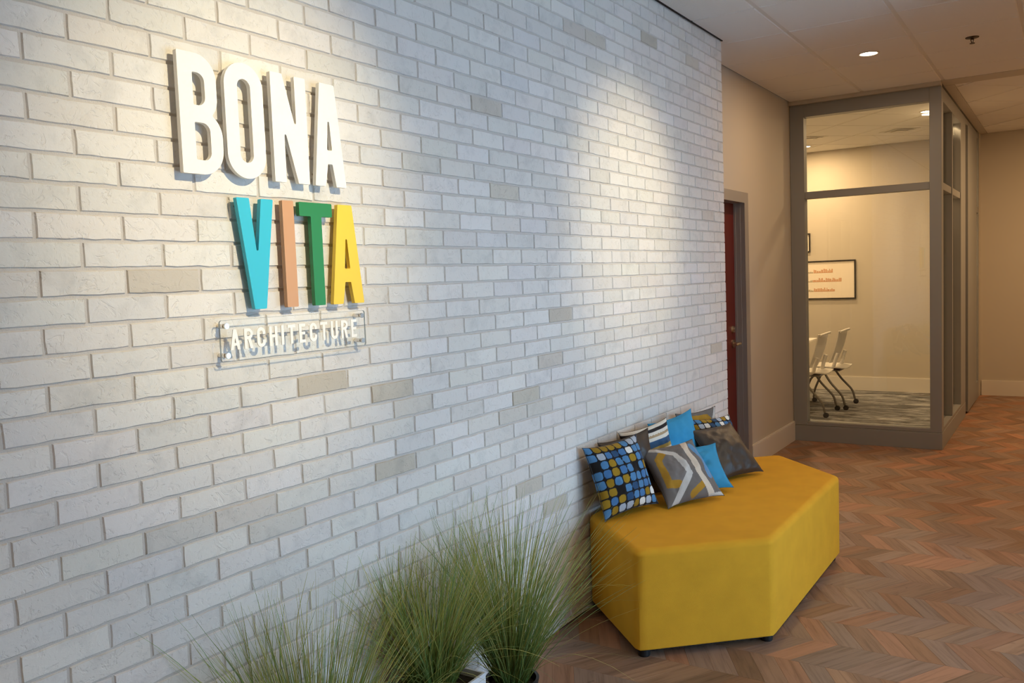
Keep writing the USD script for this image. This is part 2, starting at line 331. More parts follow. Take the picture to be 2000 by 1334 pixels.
for k in range(-24, 38):
    ya = 2.925+ROWH*k; yb = ya+ROWH; up = k % 2 == 0
    sh = SH if up else -SH
    for i in range(-8, 48):
        xa = PITCH_X*i+.031*(k % 3)
        q = Polygon([(xa, ya), (xa+PITCH_X, ya), (xa+PITCH_X+sh, yb), (xa+sh, yb)])
        g = q.intersection(area) if not area.contains(q) else q
        if g.is_empty or g.geom_type != 'Polygon' or g.area < 2e-4: continue
        tone = np.array(COL[rng.integers(len(COL))])*rng.uniform(.86, 1.10)
        qq = np.array(g.exterior.coords)[:-1]
        planks.append((seen_area(np.c_[qq, np.zeros(len(qq))]), qq, math.radians(60 if up else -60), tone))
OTTO = [(.432, 3.095), (.868, 3.50), (.868, 4.73), (.432, 5.155), (.012, 4.73), (.012, 3.50)]
under = Polygon(OTTO).buffer(-.1)
planks.sort(key=lambda b: -b[0]*(0 if under.contains(Polygon(b[1])) else 1))
V, F, T, S, nv = [], [], [], [], 0
for i, (a, qq, ang, tone) in enumerate(planks):
    v, f, st = plank_mesh(qq, ang)
    if i < 300: part(FL, 'plank', (v, f), M_plank, tone=np.tile(tone, (len(v), 1)), st=st)
    else:
        V.append(v); F.append(f+nv); T.append(np.tile(tone, (len(v), 1))); S.append(st); nv += len(v)
part(FL, 'planks', (np.vstack(V), np.vstack(F)), M_plank, tone=np.vstack(T), st=np.vstack(S), kind='stuff')
F2 = thing('floor', 'grey patterned carpet inside the glass meeting room', kind='structure')
part(F2, 'carpet', bx(-3.4, .95, 7.99, 11.6, -.06, .002), M_carpet)

# ------------------------------------------------------------------ ceilings
C1 = thing('ceiling', 'white suspended tile ceiling above the brick wall', kind='structure')
part(C1, 'ceiling_deck', bx(-.25, 3.55, -3.2, 8.03, ZC+.004, ZC+.1), M_deck_shade)
TP, X1, YT = .62, .393, 5.582
front_area = Polygon([(.004, -3), (3.395, -3), (3.395, 7.885), (-.222, 7.885), (-.222, 5.51), (.004, 5.51)])
for i in range(-2, 8):
    for j in range(-14, 4):
        g = sbox(X1+TP*i+.012, YT+TP*j+.005, X1+TP*(i+1)-.012, YT+TP*(j+1)-.005).intersection(front_area)
        if g.is_empty or g.geom_type != 'Polygon' or g.area < .004: continue
        part(C1, 'ceiling_tile', slab(g, ZC+.004, ZC-.009, .005), M_tile)
for i in range(0, 5): part(C1, 'grid_runner', bx(X1+TP*i-.012, X1+TP*i+.012, -3, 7.885, ZC-.004, ZC+.004), M_tee)
part(C1, 'wall_angle', cat(bx(-.226, .996, 7.885, 7.985, 3.011, ZC+.004), bx(.996, 3.4, 7.885, 8.12, ZC-.012, ZC+.004)), M_wall)
part(C1, 'dark_edge_strip', bx(.0015, .012, -1.2, 5.5, ZC-.013, ZC+.004), M_near_black)  # near-black strip drawing the dark line where brick meets ceiling
C2 = thing('ceiling', 'suspended tile ceiling turned diagonally over the meeting room and hallway', kind='structure')
part(C2, 'ceiling_deck', bx(-3.4, 3.55, 8.03, 11.7, ZC+.004, ZC+.1), M_deck_shade)
back_area = unary_union([sbox(-3.35, 8.03, .90, 11.45), sbox(1.07, 8.12, 3.395, 11.45)])
R2 = math.sqrt(.5)
for i in range(-8, 9):
    for j in range(-8, 9):
        na, ma = 6.245+TP*i, 7.23+TP*j
        c = [(R2*(m-n), R2*(m+n)) for n, m in ((na+.008, ma+.008), (na+.008, ma+TP-.008), (na+TP-.008, ma+TP-.008), (na+TP-.008, ma+.008))]
        gg = Polygon(c).intersection(back_area)
        for g in getattr(gg, 'geoms', [gg]):
            if g.is_empty or g.geom_type != 'Polygon' or g.area < .0012 or g.buffer(-.006, join_style=2).is_empty or g.buffer(-.006, join_style=2).geom_type != 'Polygon': continue
            part(C2, 'ceiling_tile', slab(g, ZC+.004, ZC-.009, .005), M_tile)
part(C2, 'wall_angle', bx(.996, 1.07, 8.12, 11.45, ZC-.014, ZC+.004), M_wall)

# ------------------------------------------------------------------ plain walls, baseboards
XB, YG, XG, YF = -.228, 7.928, .997, 11.45
DY0, DY1, DZ = 5.66, 6.62, 2.125
w2 = thing('wall_left', 'beige painted wall between the maroon door and the glass meeting room', kind='structure')
part(w2, 'wall_panel', cat(bx(-.40, XB, DY1, 8.03, 0, ZC), bx(-.40, XB, 5.35, DY1, DZ, ZC), bx(-.40, XB, 5.35, DY0, 0, DZ), bx(-.46, -.401, 5.35, 8.03, 0, ZC)), M_wall)
wb = thing('wall_back', 'beige wall at the far end of the hallway and meeting room', kind='structure')
part(wb, 'wall_panel', bx(-3.4, 3.55, YF, YF+.12, 0, ZC), M_wall)
part(thing('wall_left', 'far left wall of the meeting room', kind='structure'), 'wall_panel', bx(-3.5, -3.4, 7.93, 11.6, 0, ZC), M_wall)
part(thing('wall_front', 'meeting room wall behind the beige wall', kind='structure'), 'wall_panel', bx(-3.4, -.40, 7.93, 8.03, 0, ZC), M_wall)
wr = thing('wall_right', 'lobby wall with the large daylight window', kind='structure')
WX, WY0, WY1, WZ0, WZ1 = 3.40, 1.3, 5.00, .02, 1.95
part(wr, 'wall_panel', cat(bx(WX, WX+.15, -3.1, WY0, 0, ZC), bx(WX, WX+.15, WY1, 11.6, 0, ZC), bx(WX, WX+.15, WY0, WY1, 0, WZ0), bx(WX, WX+.15, WY0, WY1, WZ1, ZC)), M_white_wall)
part(wr, 'added_light_blocker', bx(1.86, WX, 5.25, 5.37, 0, ZC), M_white_wall)  # unseen wing added to keep window daylight off the far beige wall
wf = thing('wall_front', 'lobby wall opposite the hallway', kind='structure')
part(wf, 'wall_panel', bx(-.3, 3.55, -3.15, -3.0, 0, ZC), M_white_wall)
part(thing('wall_left', 'plain wall continuing beside the brick wall', kind='structure'), 'wall_panel', bx(-.30, -.005, -3.1, -1.25, 0, ZC), M_white_wall)
w3 = thing('window_3', 'wide lobby window with grey mullions', kind='structure')
part(w3, 'pane', bx(WX+.06, WX+.07, WY0, WY1, WZ0, WZ1), M_glass)
for yy in np.linspace(WY0, WY1, 5): part(w3, 'mullion', bx(WX+.02, WX+.11, yy-.03, yy+.03, WZ0, WZ1), M_grey)
def skirting(name, x0, x1, y0, y1, side, label, h=.178):
    t = thing(name, label, kind='structure')
    b = bx(x0, x1, y0, y1, 0, h-.008)
    cap = bx(x0+(0 if side != '-x' else .004), x1-(0 if side != '+x' else .004), y0+(0 if side != '-y' else .004), y1, h-.008, h)
    part(t, 'board', cat(b, cap), M_trim)
skirting('baseboard_left', XB, XB+.016, 6.68, YG, '+x', 'tall cream baseboard under the beige wall')
skirting('baseboard_back', -3.4, XG-.11, YF-.016, YF, '-y', 'tall cream baseboard inside the meeting room')
skirting('baseboard_back', XG+.02, 3.40, YF-.016, YF, '-y', 'tall cream baseboard at the end of the hallway')

# maroon door in its metal frame
d1 = thing('door_1', 'maroon door in a grey metal frame beside the brick wall', kind='structure')
part(d1, 'door_frame', cat(bx(-.36, -.215, 6.585, 6.675, 0, 2.165), bx(-.36, -.215, DY0-.05, 6.585, 2.085, 2.165), bx(-.36, -.215, DY0-.05, DY0+.04, 0, 2.085),
     bx(-.345, -.285, 6.572, 6.585, 0, 2.085), bx(-.285, -.25, 6.579, 6.585, 0, 2.085)), M_doorframe)
part(d1, 'door_leaf', bx(-.345, -.300, DY0+.042, 6.571, .01, 2.083), M_maroon)
lev = part(d1, 'door_handle', cat(cyl((-.300, 6.50, 1.005), (-.288, 6.50, 1.005), .032, 28), cyl((-.29, 6.50, 1.005), (-.235, 6.50, 1.005), .011, 16),
     tube(bend([(-.24, 6.505, 1.005), (-.238, 6.46, 1.006), (-.238, 6.39, 1.002)]), .0095, 12)), M_brass, smooth=40)
part(d1, 'deadbolt', cat(cyl((-.300, 6.50, 1.115), (-.284, 6.50, 1.115), .029, 28, .025), cyl((-.284, 6.50, 1.115), (-.280, 6.50, 1.115), .012, 16)), M_brass, smooth=40)

# ------------------------------------------------------------------ glass meeting-room walls
g1 = thing('window_1', 'tall grey-framed glass front of the meeting room', kind='structure')
D0, D1 = YG, YG+.10
part(g1, 'post', bx(-.226, -.104, D0, D1, .145, 3.010, .002), M_grey)
part(g1, 'post', bx(.907, XG, D0, D1+.02, .145, 3.010, .002), M_grey)
part(g1, 'rail', bx(-.104, .907, D0, D1, 2.90, 3.010, .002), M_grey)
part(g1, 'rail', bx(-.104, .907, D0+.012, D1, 2.182, 2.243, .002), M_grey)
part(g1, 'sill', bx(-.104, .907, D0, D1, .145, .176, .002), M_grey)
part(g1, 'plinth', bx(-.226, XG+.003, D0-.004, D1, 0, .143, .002), M_grey)
part(g1, 'pane', bx(-.104, .907, D0+.055, D0+.061, .176, 2.182), M_glass)
part(g1, 'pane', bx(-.104, .907, D0+.055, D0+.061, 2.243, 2.90), M_glass)
g2 = thing('window_2', 'grey-framed glass side of the meeting room along the hallway', kind='structure')
S0 = XG-.10
part(g2, 'plinth', bx(S0, XG+.003, D1, 9.82, 0, .143, .002), M_grey)
part(g2, 'sill', bx(S0, XG, D1+.02, 9.41, .143, .176, .002), M_grey)
part(g2, 'rail', bx(S0, XG, D1+.02, 9.41, 2.90, 3.010, .002), M_grey)
part(g2, 'rail', bx(XG-.055, XG-.008, D1+.02, 9.41, 2.182, 2.243, .002), M_grey)
part(g2, 'post', bx(S0, XG, 8.685, 8.735, .176, 2.90, .002), M_grey)
part(g2, 'post', bx(S0, XG, 9.41, 9.83, .143, 3.010, .002), M_grey)
for ya, yb in ((8.05, 8.685), (8.735, 9.41)):
    part(g2, 'pane', bx(XG-.056, XG-.050, ya, yb, .176, 2.182), M_glass); part(g2, 'pane', bx(XG-.056, XG-.050, ya, yb, 2.243, 2.90), M_glass)
part(g2, 'door_gap', bx(S0+.01, XG-.075, 9.83, 9.97, .02, 2.95), M_near_black)
part(g2, 'rail', bx(S0, XG, 9.83, 11.28, 2.95, 3.010, .002), M_grey)
part(g2, 'door_panel', bx(XG-.05, XG+.012, 9.97, 10.90, .02, 2.95, .002), M_grey)
part(g2, 'pane', bx(XG-.056, XG-.050, 10.90, 11.20, .20, 2.95), M_glass)
part(g2, 'rail', bx(XG-.05, XG+.004, 10.90, 11.20, 2.12, 2.19, .002), M_grey)
part(g2, 'post', bx(S0, XG+.004, 11.20, 11.28, 0, 3.010, .002), M_grey)
part(g2, 'sill', bx(S0, XG+.004, 10.90, 11.20, 0, .20, .002), M_grey)
part(g2, 'wall_return', bx(S0, XG+.004, 11.28, YF, 0, ZC), M_wall)

# ------------------------------------------------------------------ sign letters
def rnd(poly, r=.004): return poly.buffer(-r).buffer(2*r).buffer(-r)
def P(*pts): return Polygon(pts)
def letter(ch, y0, y1, z0, z1, s=.0425):
    w, h = y1-y0, z1-z0
    if ch == 'I': g = P((0, 0), (w, 0), (w, h), (0, h))
    elif ch == 'T':
        c = w/2; g = P((0, h), (0, h-.040), (c-s/2, h-.040), (c-s/2, 0), (c+s/2, 0), (c+s/2, h-.040), (w, h-.040), (w, h))
    elif ch == 'O':
        r = w/2; g = sbox(r, r, w-r+1e-6, h-r).buffer(r, 32); g = g.difference(sbox(w/2-1e-6, s+(w/2-s), w/2+1e-6, h-s-(w/2-s)).buffer(w/2-s, 32))
    elif ch == 'N':
        g = unary_union([sbox(0, 0, s, h), sbox(w-s, 0, w, h), P((0, h), (s*1.02, h), (w, 0), (w-s*1.02, 0))])
    elif ch == 'A':
        t = .030; g = P((0, 0), (w/2-t, h), (w/2+t, h), (w, 0), (w-s, 0), (w-s-.0128, .22*h), (s+.0128, .22*h), (s, 0))
        a = .355*h; k = lambda z: s+(w/2-s-.001)*z/(.76*h)
        g = g.difference(P((k(a)+.002, a), (w-k(a)-.002, a), (w/2, .765*h)))
    elif ch == 'V':
        t = .0205; g = P((0, h), (s, h), (w/2-.001, .445*h), (w-s-.0002, h), (w, h), (w/2+t, 0), (w/2-t, 0))
    elif ch == 'B':
        r1, r2 = .062, .066; m = .492*h
        up = unary_union([sbox(0, m, w*.45, h), sbox(0, m+.04, w-.012, h-r1)]).union(sbox(0, m+r1*.75, w-.012-r1, h-r1).buffer(r1, 24).intersection(sbox(0, m, w, h)))
        lo = unary_union([sbox(0, 0, w*.45, m), sbox(0, r2, w, m-.05)]).union(sbox(0, r2, w-r2, m-r2*.8).buffer(r2, 24).intersection(sbox(0, 0, w, m+.008)))
        g = unary_union([up, lo, sbox(0, 0, s, h)]).buffer(.003).buffer(-.003)
        def hole(za, zb, right):
            r = .022; return unary_union([sbox(s, za, right-r, zb), sbox(s, za, right-r, zb-r), sbox(s+.002, za+r, right-r, zb-r).buffer(r, 16)]).intersection(sbox(s, za, right, zb))
        g = g.difference(hole(.572*h, .842*h, w-.012-s*.86)).difference(hole(.118*h, .43*h, w-s*.9))
    return affinity.translate(rnd(g, .0035), y0, z0)
XF, XK = .032, .019
SIGN = [('B', 1.387, 1.514, 1.861, 2.165, M_white, 'white letter B, first letter of the top word of the wall sign', 'white'),
        ('O', 1.527, 1.656, 1.861, 2.168, M_white, 'white letter O, rounded second letter of the top word', 'white'),
        ('N', 1.685, 1.816, 1.861, 2.164, M_white, 'white letter N, third letter of the top word of the sign', 'white'),
        ('A', 1.838, 1.967, 1.861, 2.164, M_white, 'white letter A, last letter of the top word of the sign', 'white'),
        ('V', 1.545, 1.671, 1.508, 1.809, M_cyan, 'turquoise blue letter V on the brick wall', 'turquoise'),
        ('I', 1.704, 1.746, 1.508, 1.810, M_tan, 'tan brown letter I between the blue V and green T', 'tan'),
        ('T', 1.767, 1.898, 1.508, 1.809, M_green, 'green letter T on the brick wall', 'green'),
        ('A', 1.886, 2.021, 1.508, 1.809, M_yellowl, 'yellow letter A at the end of the coloured word', 'yellow')]
PEGS = {'B': [(.2, .1), (.2, .9)], 'O': [(.16, .5), (.84, .5)], 'N': [(.16, .2), (.84, .8)], 'A': [(.16, .12), (.5, .9)], 'V': [(.5, .12), (.14, .93)], 'I': [(.5, .12), (.5, .9)], 'T': [(.5, .12), (.5, .92)]}
for ch, y0, y1, z0, z1, m, lab, colr in SIGN:
    t = thing('sign_letter', lab, 'letter', group=None)
    part(t, 'letter_face', to_wall(extr(letter(ch, y0, y1, z0, z1), XF-XK), XK), m)
    for a, b in PEGS[ch]:
        yy, zz = y0+(y1-y0)*a, z0+(z1-z0)*b
        part(t, 'mounting_pin', cyl((-.006, yy, zz), (XK+.002, yy, zz), .003, 8), M_chrome)
# clear acrylic plate with the small white word
pl = thing('sign_plate', 'clear acrylic plate on metal standoffs with small white lettering', 'sign')
PY0, PY1, PZ0, PZ1 = 1.468, 2.021, 1.373, 1.484
part(pl, 'acrylic_plate', to_wall(extr(sbox(PY0, PZ0, PY1, PZ1).buffer(-.008).buffer(.008), .005), .026), M_acrylic)
rim = sbox(PY0, PZ0, PY1, PZ1).buffer(-.008).buffer(.008); rim = rim.difference(rim.buffer(-.0008))
part(pl, 'plate_edge', to_wall(extr(rim, .0052), .0259), M_acrylic_edge)
for yy in (1.486, 2.003):
    for zz in (1.468, 1.390):
        part(pl, 'standoff', cat(cyl((-.005, yy, zz), (.025, yy, zz), .0062, 20), cyl((.0315, yy, zz), (.037, yy, zz), .0075, 24), cyl((.025, yy, zz), (.033, yy, zz), .003, 10)), M_chrome, smooth=40)
def glyph(ch, w, h, s):
    L = lambda *p: LineString(p).buffer(s/2, cap_style=2, join_style=2, mitre_limit=3)
    c, e = w/2, s/2
    if ch == 'I': g = sbox(c-e, 0, c+e, h)
    elif ch == 'T': g = unary_union([sbox(0, h-s*.9, w, h), sbox(c-e, 0, c+e, h)])
    elif ch == 'E': g = unary_union([sbox(0, 0, s, h), sbox(0, 0, w*.92, s*.9), sbox(0, h-s*.9, w*.92, h), sbox(0, h/2-s*.42, w*.85, h/2+s*.42)])
    elif ch == 'H': g = unary_union([sbox(0, 0, s, h), sbox(w-s, 0, w, h), sbox(0, h/2-s*.42, w, h/2+s*.42)])
    elif ch == 'A':
        g = unary_union([P((0, 0), (c-s*.55, h), (c+s*.55, h), (s*1.0, 0)), P((w, 0), (c+s*.55, h), (c-s*.55, h), (w-s, 0)), sbox(w*.25, h*.2, w*.75, h*.2+s*.8)])
    elif ch == 'U':
        r = w/2; g = unary_union([sbox(0, r, s, h), sbox(w-s, r, w, h), Point(r, r).buffer(r, 16).difference(Point(r, r).buffer(r-s, 16)).intersection(sbox(0, 0, w, r))])
    elif ch == 'C':
        r = w/2; ring = sbox(r, r, r+1e-6, h-r).buffer(r, 16).difference(sbox(r, r, r+1e-6, h-r).buffer(r-s, 16)); g = ring.difference(sbox(w/2, h*.36, w+.1, h*.64))
    elif ch == 'R':
        r = h*.27; bowl = unary_union([sbox(0, h-2*r, w-r, h), Point(w-r, h-r).buffer(r, 16)]); inn = unary_union([sbox(s, h-2*r+s*.9, w-r, h-s*.9), Point(w-r, h-r).buffer(r-s*.9, 16)])
        g = unary_union([bowl.difference(inn), sbox(0, 0, s, h), P((w*.38, h-2*r+s*.4), (w*.38+s*1.1, h-2*r+s*.4), (w, 0), (w-s*1.1, 0))])
    return g
xs = 1.497; LW = .0288; GAP = .0127
widths = {'I': .0095, 'A': .0325, 'E': .0265, 'T': .0285}
word = 'ARCHITECTURE'; tot = sum(widths.get(c, LW) for c in word); GAP = (1.981-1.497-tot)/(len(word)-1)
for c in word:
    w = widths.get(c, LW)
    part(pl, 'letter', to_wall(extr(affinity.translate(glyph(c, w, .0545, .0093), xs, 1.4035), .0025), .0308), M_white)
    xs += w+GAP

# ------------------------------------------------------------------ ottoman
ot = thing('ottoman', 'large mustard yellow hexagonal upholstered bench against the brick wall', 'bench')
def rounded_prism(poly, z0, z1, rt, rb, crown=0.0, seg=7, corner=.016):
    base = poly.buffer(-corner).buffer(corner, 8)
    N = 240
    def ring(d):
        b = poly.buffer(-corner-d, join_style=2); b = b.buffer(corner, 8) if d < .06 else b
        e = b.exterior; c = np.array([np.array(poly.centroid.coords[0])])
        ang = np.linspace(-math.pi, math.pi, N, endpoint=False); out = []
        E = np.array(e.coords); cc = c[0]
        for a in ang:
            ray = LineString([cc, cc+np.array([math.cos(a), math.sin(a)])*5]); q = ray.intersection(e)
            q = q if q.geom_type == 'Point' else list(q.geoms)[0]; out.append((q.x, q.y))
        return np.array(out)
    levels = []
    for t in np.linspace(0, math.pi/2, 4): levels.append((rb*(1-math.sin(t)), z0+rb*(1-math.cos(t))))
    for t in np.linspace(0, math.pi/2, seg): levels.append((rt*(1-math.cos(t)), z1-rt+rt*math.sin(t)))
    rings = [np.c_[ring(d), np.full(N, z)] for d, z in levels]
    cc = np.array(poly.centroid.coords[0])
    for k in (.85, .6, .3):
        q = rings[len(levels)-1].copy(); q[:, :2] = cc+(q[:, :2]-cc)*k; q[:, 2] = z1+crown*(1-k*k); rings.append(q)
    v = np.vstack(rings+[[[*cc, z1+crown]], [[*cc, z0]]]); f = []; m = len(rings)
    for i in range(m-1):
        for k in range(N):
            l = (k+1) % N; f += [[i*N+k, i*N+l, (i+1)*N+l], [i*N+k, (i+1)*N+l, (i+1)*N+k]]
    for k in range(N):
        l = (k+1) % N; f += [[(m-1)*N+k, (m-1)*N+l, m*N], [m*N+1, l, k]]
    return trimesh.Trimesh(v, np.array(f), process=False)
part(ot, 'upholstered_body', rounded_prism(Polygon(OTTO), .036, .455, .030, .006, .004, corner=.022), M_mustard, smooth=50)
part(ot, 'base_frame', extr(Polygon(OTTO).buffer(-.045, join_style=2), .022), M_blackplastic)
bp = stage.GetPrimAtPath(ot+'/base_frame'); UsdGeom.Xformable(bp).AddTranslateOp().Set(Gf.Vec3d(0, 0, .0145))
cx, cy = np.mean(OTTO, 0)
for x, y in OTTO:
    fx, fy = cx+(x-cx)*.90, cy+(y-cy)*.94
    part(ot, 'foot', lathe([(0, 0), (.024, 0), (.026, .006), (.026, .036), (0, .036)], 20).apply_translation([fx, fy, 0]), M_blackplastic, smooth=40)

# ------------------------------------------------------------------ pillows
def seg_d(u, v, pts):
    d = np.full(u.shape, 9.0)
    for (a, b), (c, e) in zip(pts[:-1], pts[1:]):
        t = np.clip(((u-a)*(c-a)+(v-b)*(e-b))/((c-a)**2+(e-b)**2), 0, 1); d = np.minimum(d, np.hypot(u-a-t*(c-a), v-b-t*(e-b)))
    return d
def pat_dots(u, v, seed):
    g = np.random.default_rng(seed); n = 8
    pal = np.array([lin(82, 132, 178), lin(72, 118, 168), lin(160, 128, 38), lin(150, 118, 32), lin(232, 230, 224), lin(176, 186, 200), lin(48, 80, 116), lin(30, 28, 28)])
    idx = g.choice(8, (n+1, n+1), p=[.25, .17, .16, .1, .1, .07, .07, .08])
    a, b = u*n+.22, v*n-.12; i, j = np.floor(a).astype(int), np.floor(b).astype(int); x, y = np.abs(a-i-.5)/.43, np.abs(b-j-.5)/.43
    on = (x**3.4+y**3.4) < 1
    col = pal[idx[np.clip(i, 0, n), np.clip(j, 0, n)]]
    return np.where(on[..., None], col, np.array(lin(30, 29, 31)))
def pat_geo(u, v, seed):
    col = np.tile(np.array(lin(112, 106, 102)), u.shape+(1,)); light, must, blue, pale = lin(196, 192, 186), lin(170, 128, 44), lin(98, 142, 182), lin(212, 198, 180)
    if seed % 2: u, v = 1-v, u
    def band(pts, w, c):
        m = seg_d(u, v, pts) < w; col[m] = c
    col[seg_d(u, v, [(.30, .62), (.30, .40)]) < .13] = lin(122, 116, 112)
    band([(.28, .82), (.13, .70), (.11, .30), (.27, .26)], .055, must)
    band([(.86, .86), (.94, .63), (.87, .31)], .060, blue)
    band([(1.02, .95), (1.0, .47), (.96, .26)], .022, must)
    band([(.66, .17), (.44, .05)], .050, must)
    band([(-.05, 1.02), (.14, .94), (.45, .75), (.49, .37), (.10, -.03)], .050, light)
    band([(.80, 1.05), (.70, .81), (.67, .37), (.80, -.03)], .055, pale)
    band([(.78, -.02), (1.0, .02)], .04, light)
    return col
def pat_stripe(u, v, seed):
    cream, tan, navy, dark, must = lin(226, 220, 208), lin(176, 150, 116), lin(54, 88, 124), lin(44, 42, 44), lin(178, 158, 88)
    seq = [cream, dark, cream, tan, cream, navy, navy, must, cream, tan, must, cream, dark, cream, navy, cream, dark, cream, tan, cream]
    n = len(seq); w = v*n*1.0+.18*np.abs((u*34) % 2-1)*(np.floor(v*n) % 3 == 1); k = np.clip(np.floor(w).astype(int), 0, n-1)
    return np.array(seq)[::-1][k]
def pillow(name, lab, bottom, yaw, lean, roll, s, thick, material, pattern=None, seed=0, n=None, group=None):
    n = n or (110 if pattern else 40)
    g = np.linspace(-1, 1, n+1); U, Vv = np.meshgrid(g, g, indexing='ij')
    pin = .105
    X = U*(1-pin*(1-Vv**2)**.8*np.abs(U)**1.2); Y = Vv*(1-pin*(1-U**2)**.8*np.abs(Vv)**1.2)
    prof = np.clip((1-U**2)*(1-Vv**2), 0, 1)**.52
    import meshkit
    nz = meshkit.fbm(np.stack([U*1.6+seed*3.1, Vv*1.6+seed, np.full(U.shape, seed*.7)], -1), 3, seed)-.5
    cr = meshkit.fbm(np.stack([U*5+seed, Vv*5-seed, np.full(U.shape, 3.3)], -1), 2, seed+5)-.5
    sides = []
    for sg in (1, -1):
        h = sg*thick/2*prof*(1+.45*nz)+.015*cr*(prof**.5)+.010*nz
        h += sg*.0008
        sag = -.02*(1-Vv)*0
        sides.append(np.stack([X*s/2, Y*s/2+sag, h], -1).reshape(-1, 3))
    idx = np.arange((n+1)**2).reshape(n+1, n+1); a, b, c, d = idx[:-1, :-1].ravel(), idx[1:, :-1].ravel(), idx[1:, 1:].ravel(), idx[:-1, 1:].ravel()
    f1 = np.vstack([np.c_[a, b, c], np.c_[a, c, d]]); N = (n+1)**2; f2 = f1[:, ::-1]+N
    rimi = np.concatenate([idx[:-1, 0], idx[-1, :-1], idx[:0:-1, -1], idx[0, :0:-1]]); rj = np.roll(rimi, -1)
    f3 = np.vstack([np.c_[rimi, rimi+N, rj+N], np.c_[rimi, rj+N, rj]])
    v = np.vstack(sides); f = np.vstack([f1, f2, f3])
    # local axes: u along the bottom, v up the slope, w out of the front
    nrm = np.array([math.cos(yaw), math.sin(yaw), 0]); rg = np.array([-math.sin(yaw), math.cos(yaw), 0])
    upv = np.array([0, 0, 1])*math.cos(lean)-nrm*math.sin(lean); out = nrm*math.cos(lean)+np.array([0, 0, 1])*math.sin(lean)
    uu = rg*math.cos(roll)+upv*math.sin(roll); vv = -rg*math.sin(roll)+upv*math.cos(roll)
    w = v@np.array([uu, vv, out])
    ctr = np.array(bottom, float)+upv*s/2
    low = (ctr+w)[:, 2].min()
    squash = np.maximum(0, .4600-(ctr+w)[:, 2]); w[:, 2] += squash      # the seam rests on the seat
    t = thing(name, lab, 'pillow', loc=ctr, group=group)
    tone = None
    if pattern:
        col = pattern((U+1)/2, (Vv+1)/2, seed).reshape(-1, 3); tone = np.vstack([col, col])
    part(t, 'cover', trimesh.Trimesh(w, f, process=False), material, smooth=True, tone=tone)
    # piped seam round the edge
    e = w[rimi].copy(); e = np.vstack([e, e[:1]])
    part(t, 'seam', tube(e[::2] if len(e) % 2 else e[::2], .0016, 5), material if not pattern else M_leather)
pillow('throw_pillow', 'dark brown leatherette pillow leaning on the brick behind the spotted pillow', (.135, 3.74, .47), -.42, .17, .10, .325, .09, M_leather, seed=2)
pillow('throw_pillow', 'striped cream, tan and navy pillow in the back row', (.125, 3.985, .47), -.42, .14, .12, .335, .12, M_print, pat_stripe, 3)
pillow('throw_pillow', 'plain blue pillow standing behind the striped pillow', (.15, 4.295, .47), -.40, .17, .13, .335, .12, M_bluecloth, seed=4)
pillow('throw_pillow', 'grey geometric pillow at the far end of the back row', (.135, 4.63, .47), -.42, .10, .03, .315, .07, M_print, pat_geo, 5)
pillow('throw_pillow', 'spotted pillow mostly hidden behind the black pillow', (.34, 4.61, .47), -.38, .62, -.04, .33, .06, M_print, pat_dots, 6)
pillow('throw_pillow', 'black leatherette pillow at the right of the pile', (.435, 4.44, .47), -.40, .75, .00, .335, .13, M_leather, seed=7)
pillow('throw_pillow', 'plain sky blue pillow lying back beside the front geometric pillow', (.335, 4.03, .47), -1.1, 1.0, .16, .325, .08, M_bluecloth, seed=8)
pillow('throw_pillow', 'grey geometric pillow with hexagon bands leaning at the front', (.40, 3.845, .47), -.58, .76, .06, .335, .13, M_print, pat_geo, 10)
pillow('throw_pillow', 'blue and mustard spotted pillow at the left front of the pile', (.205, 3.545, .47), -.38, .36, .06, .345, .13, M_print, pat_dots, 11)

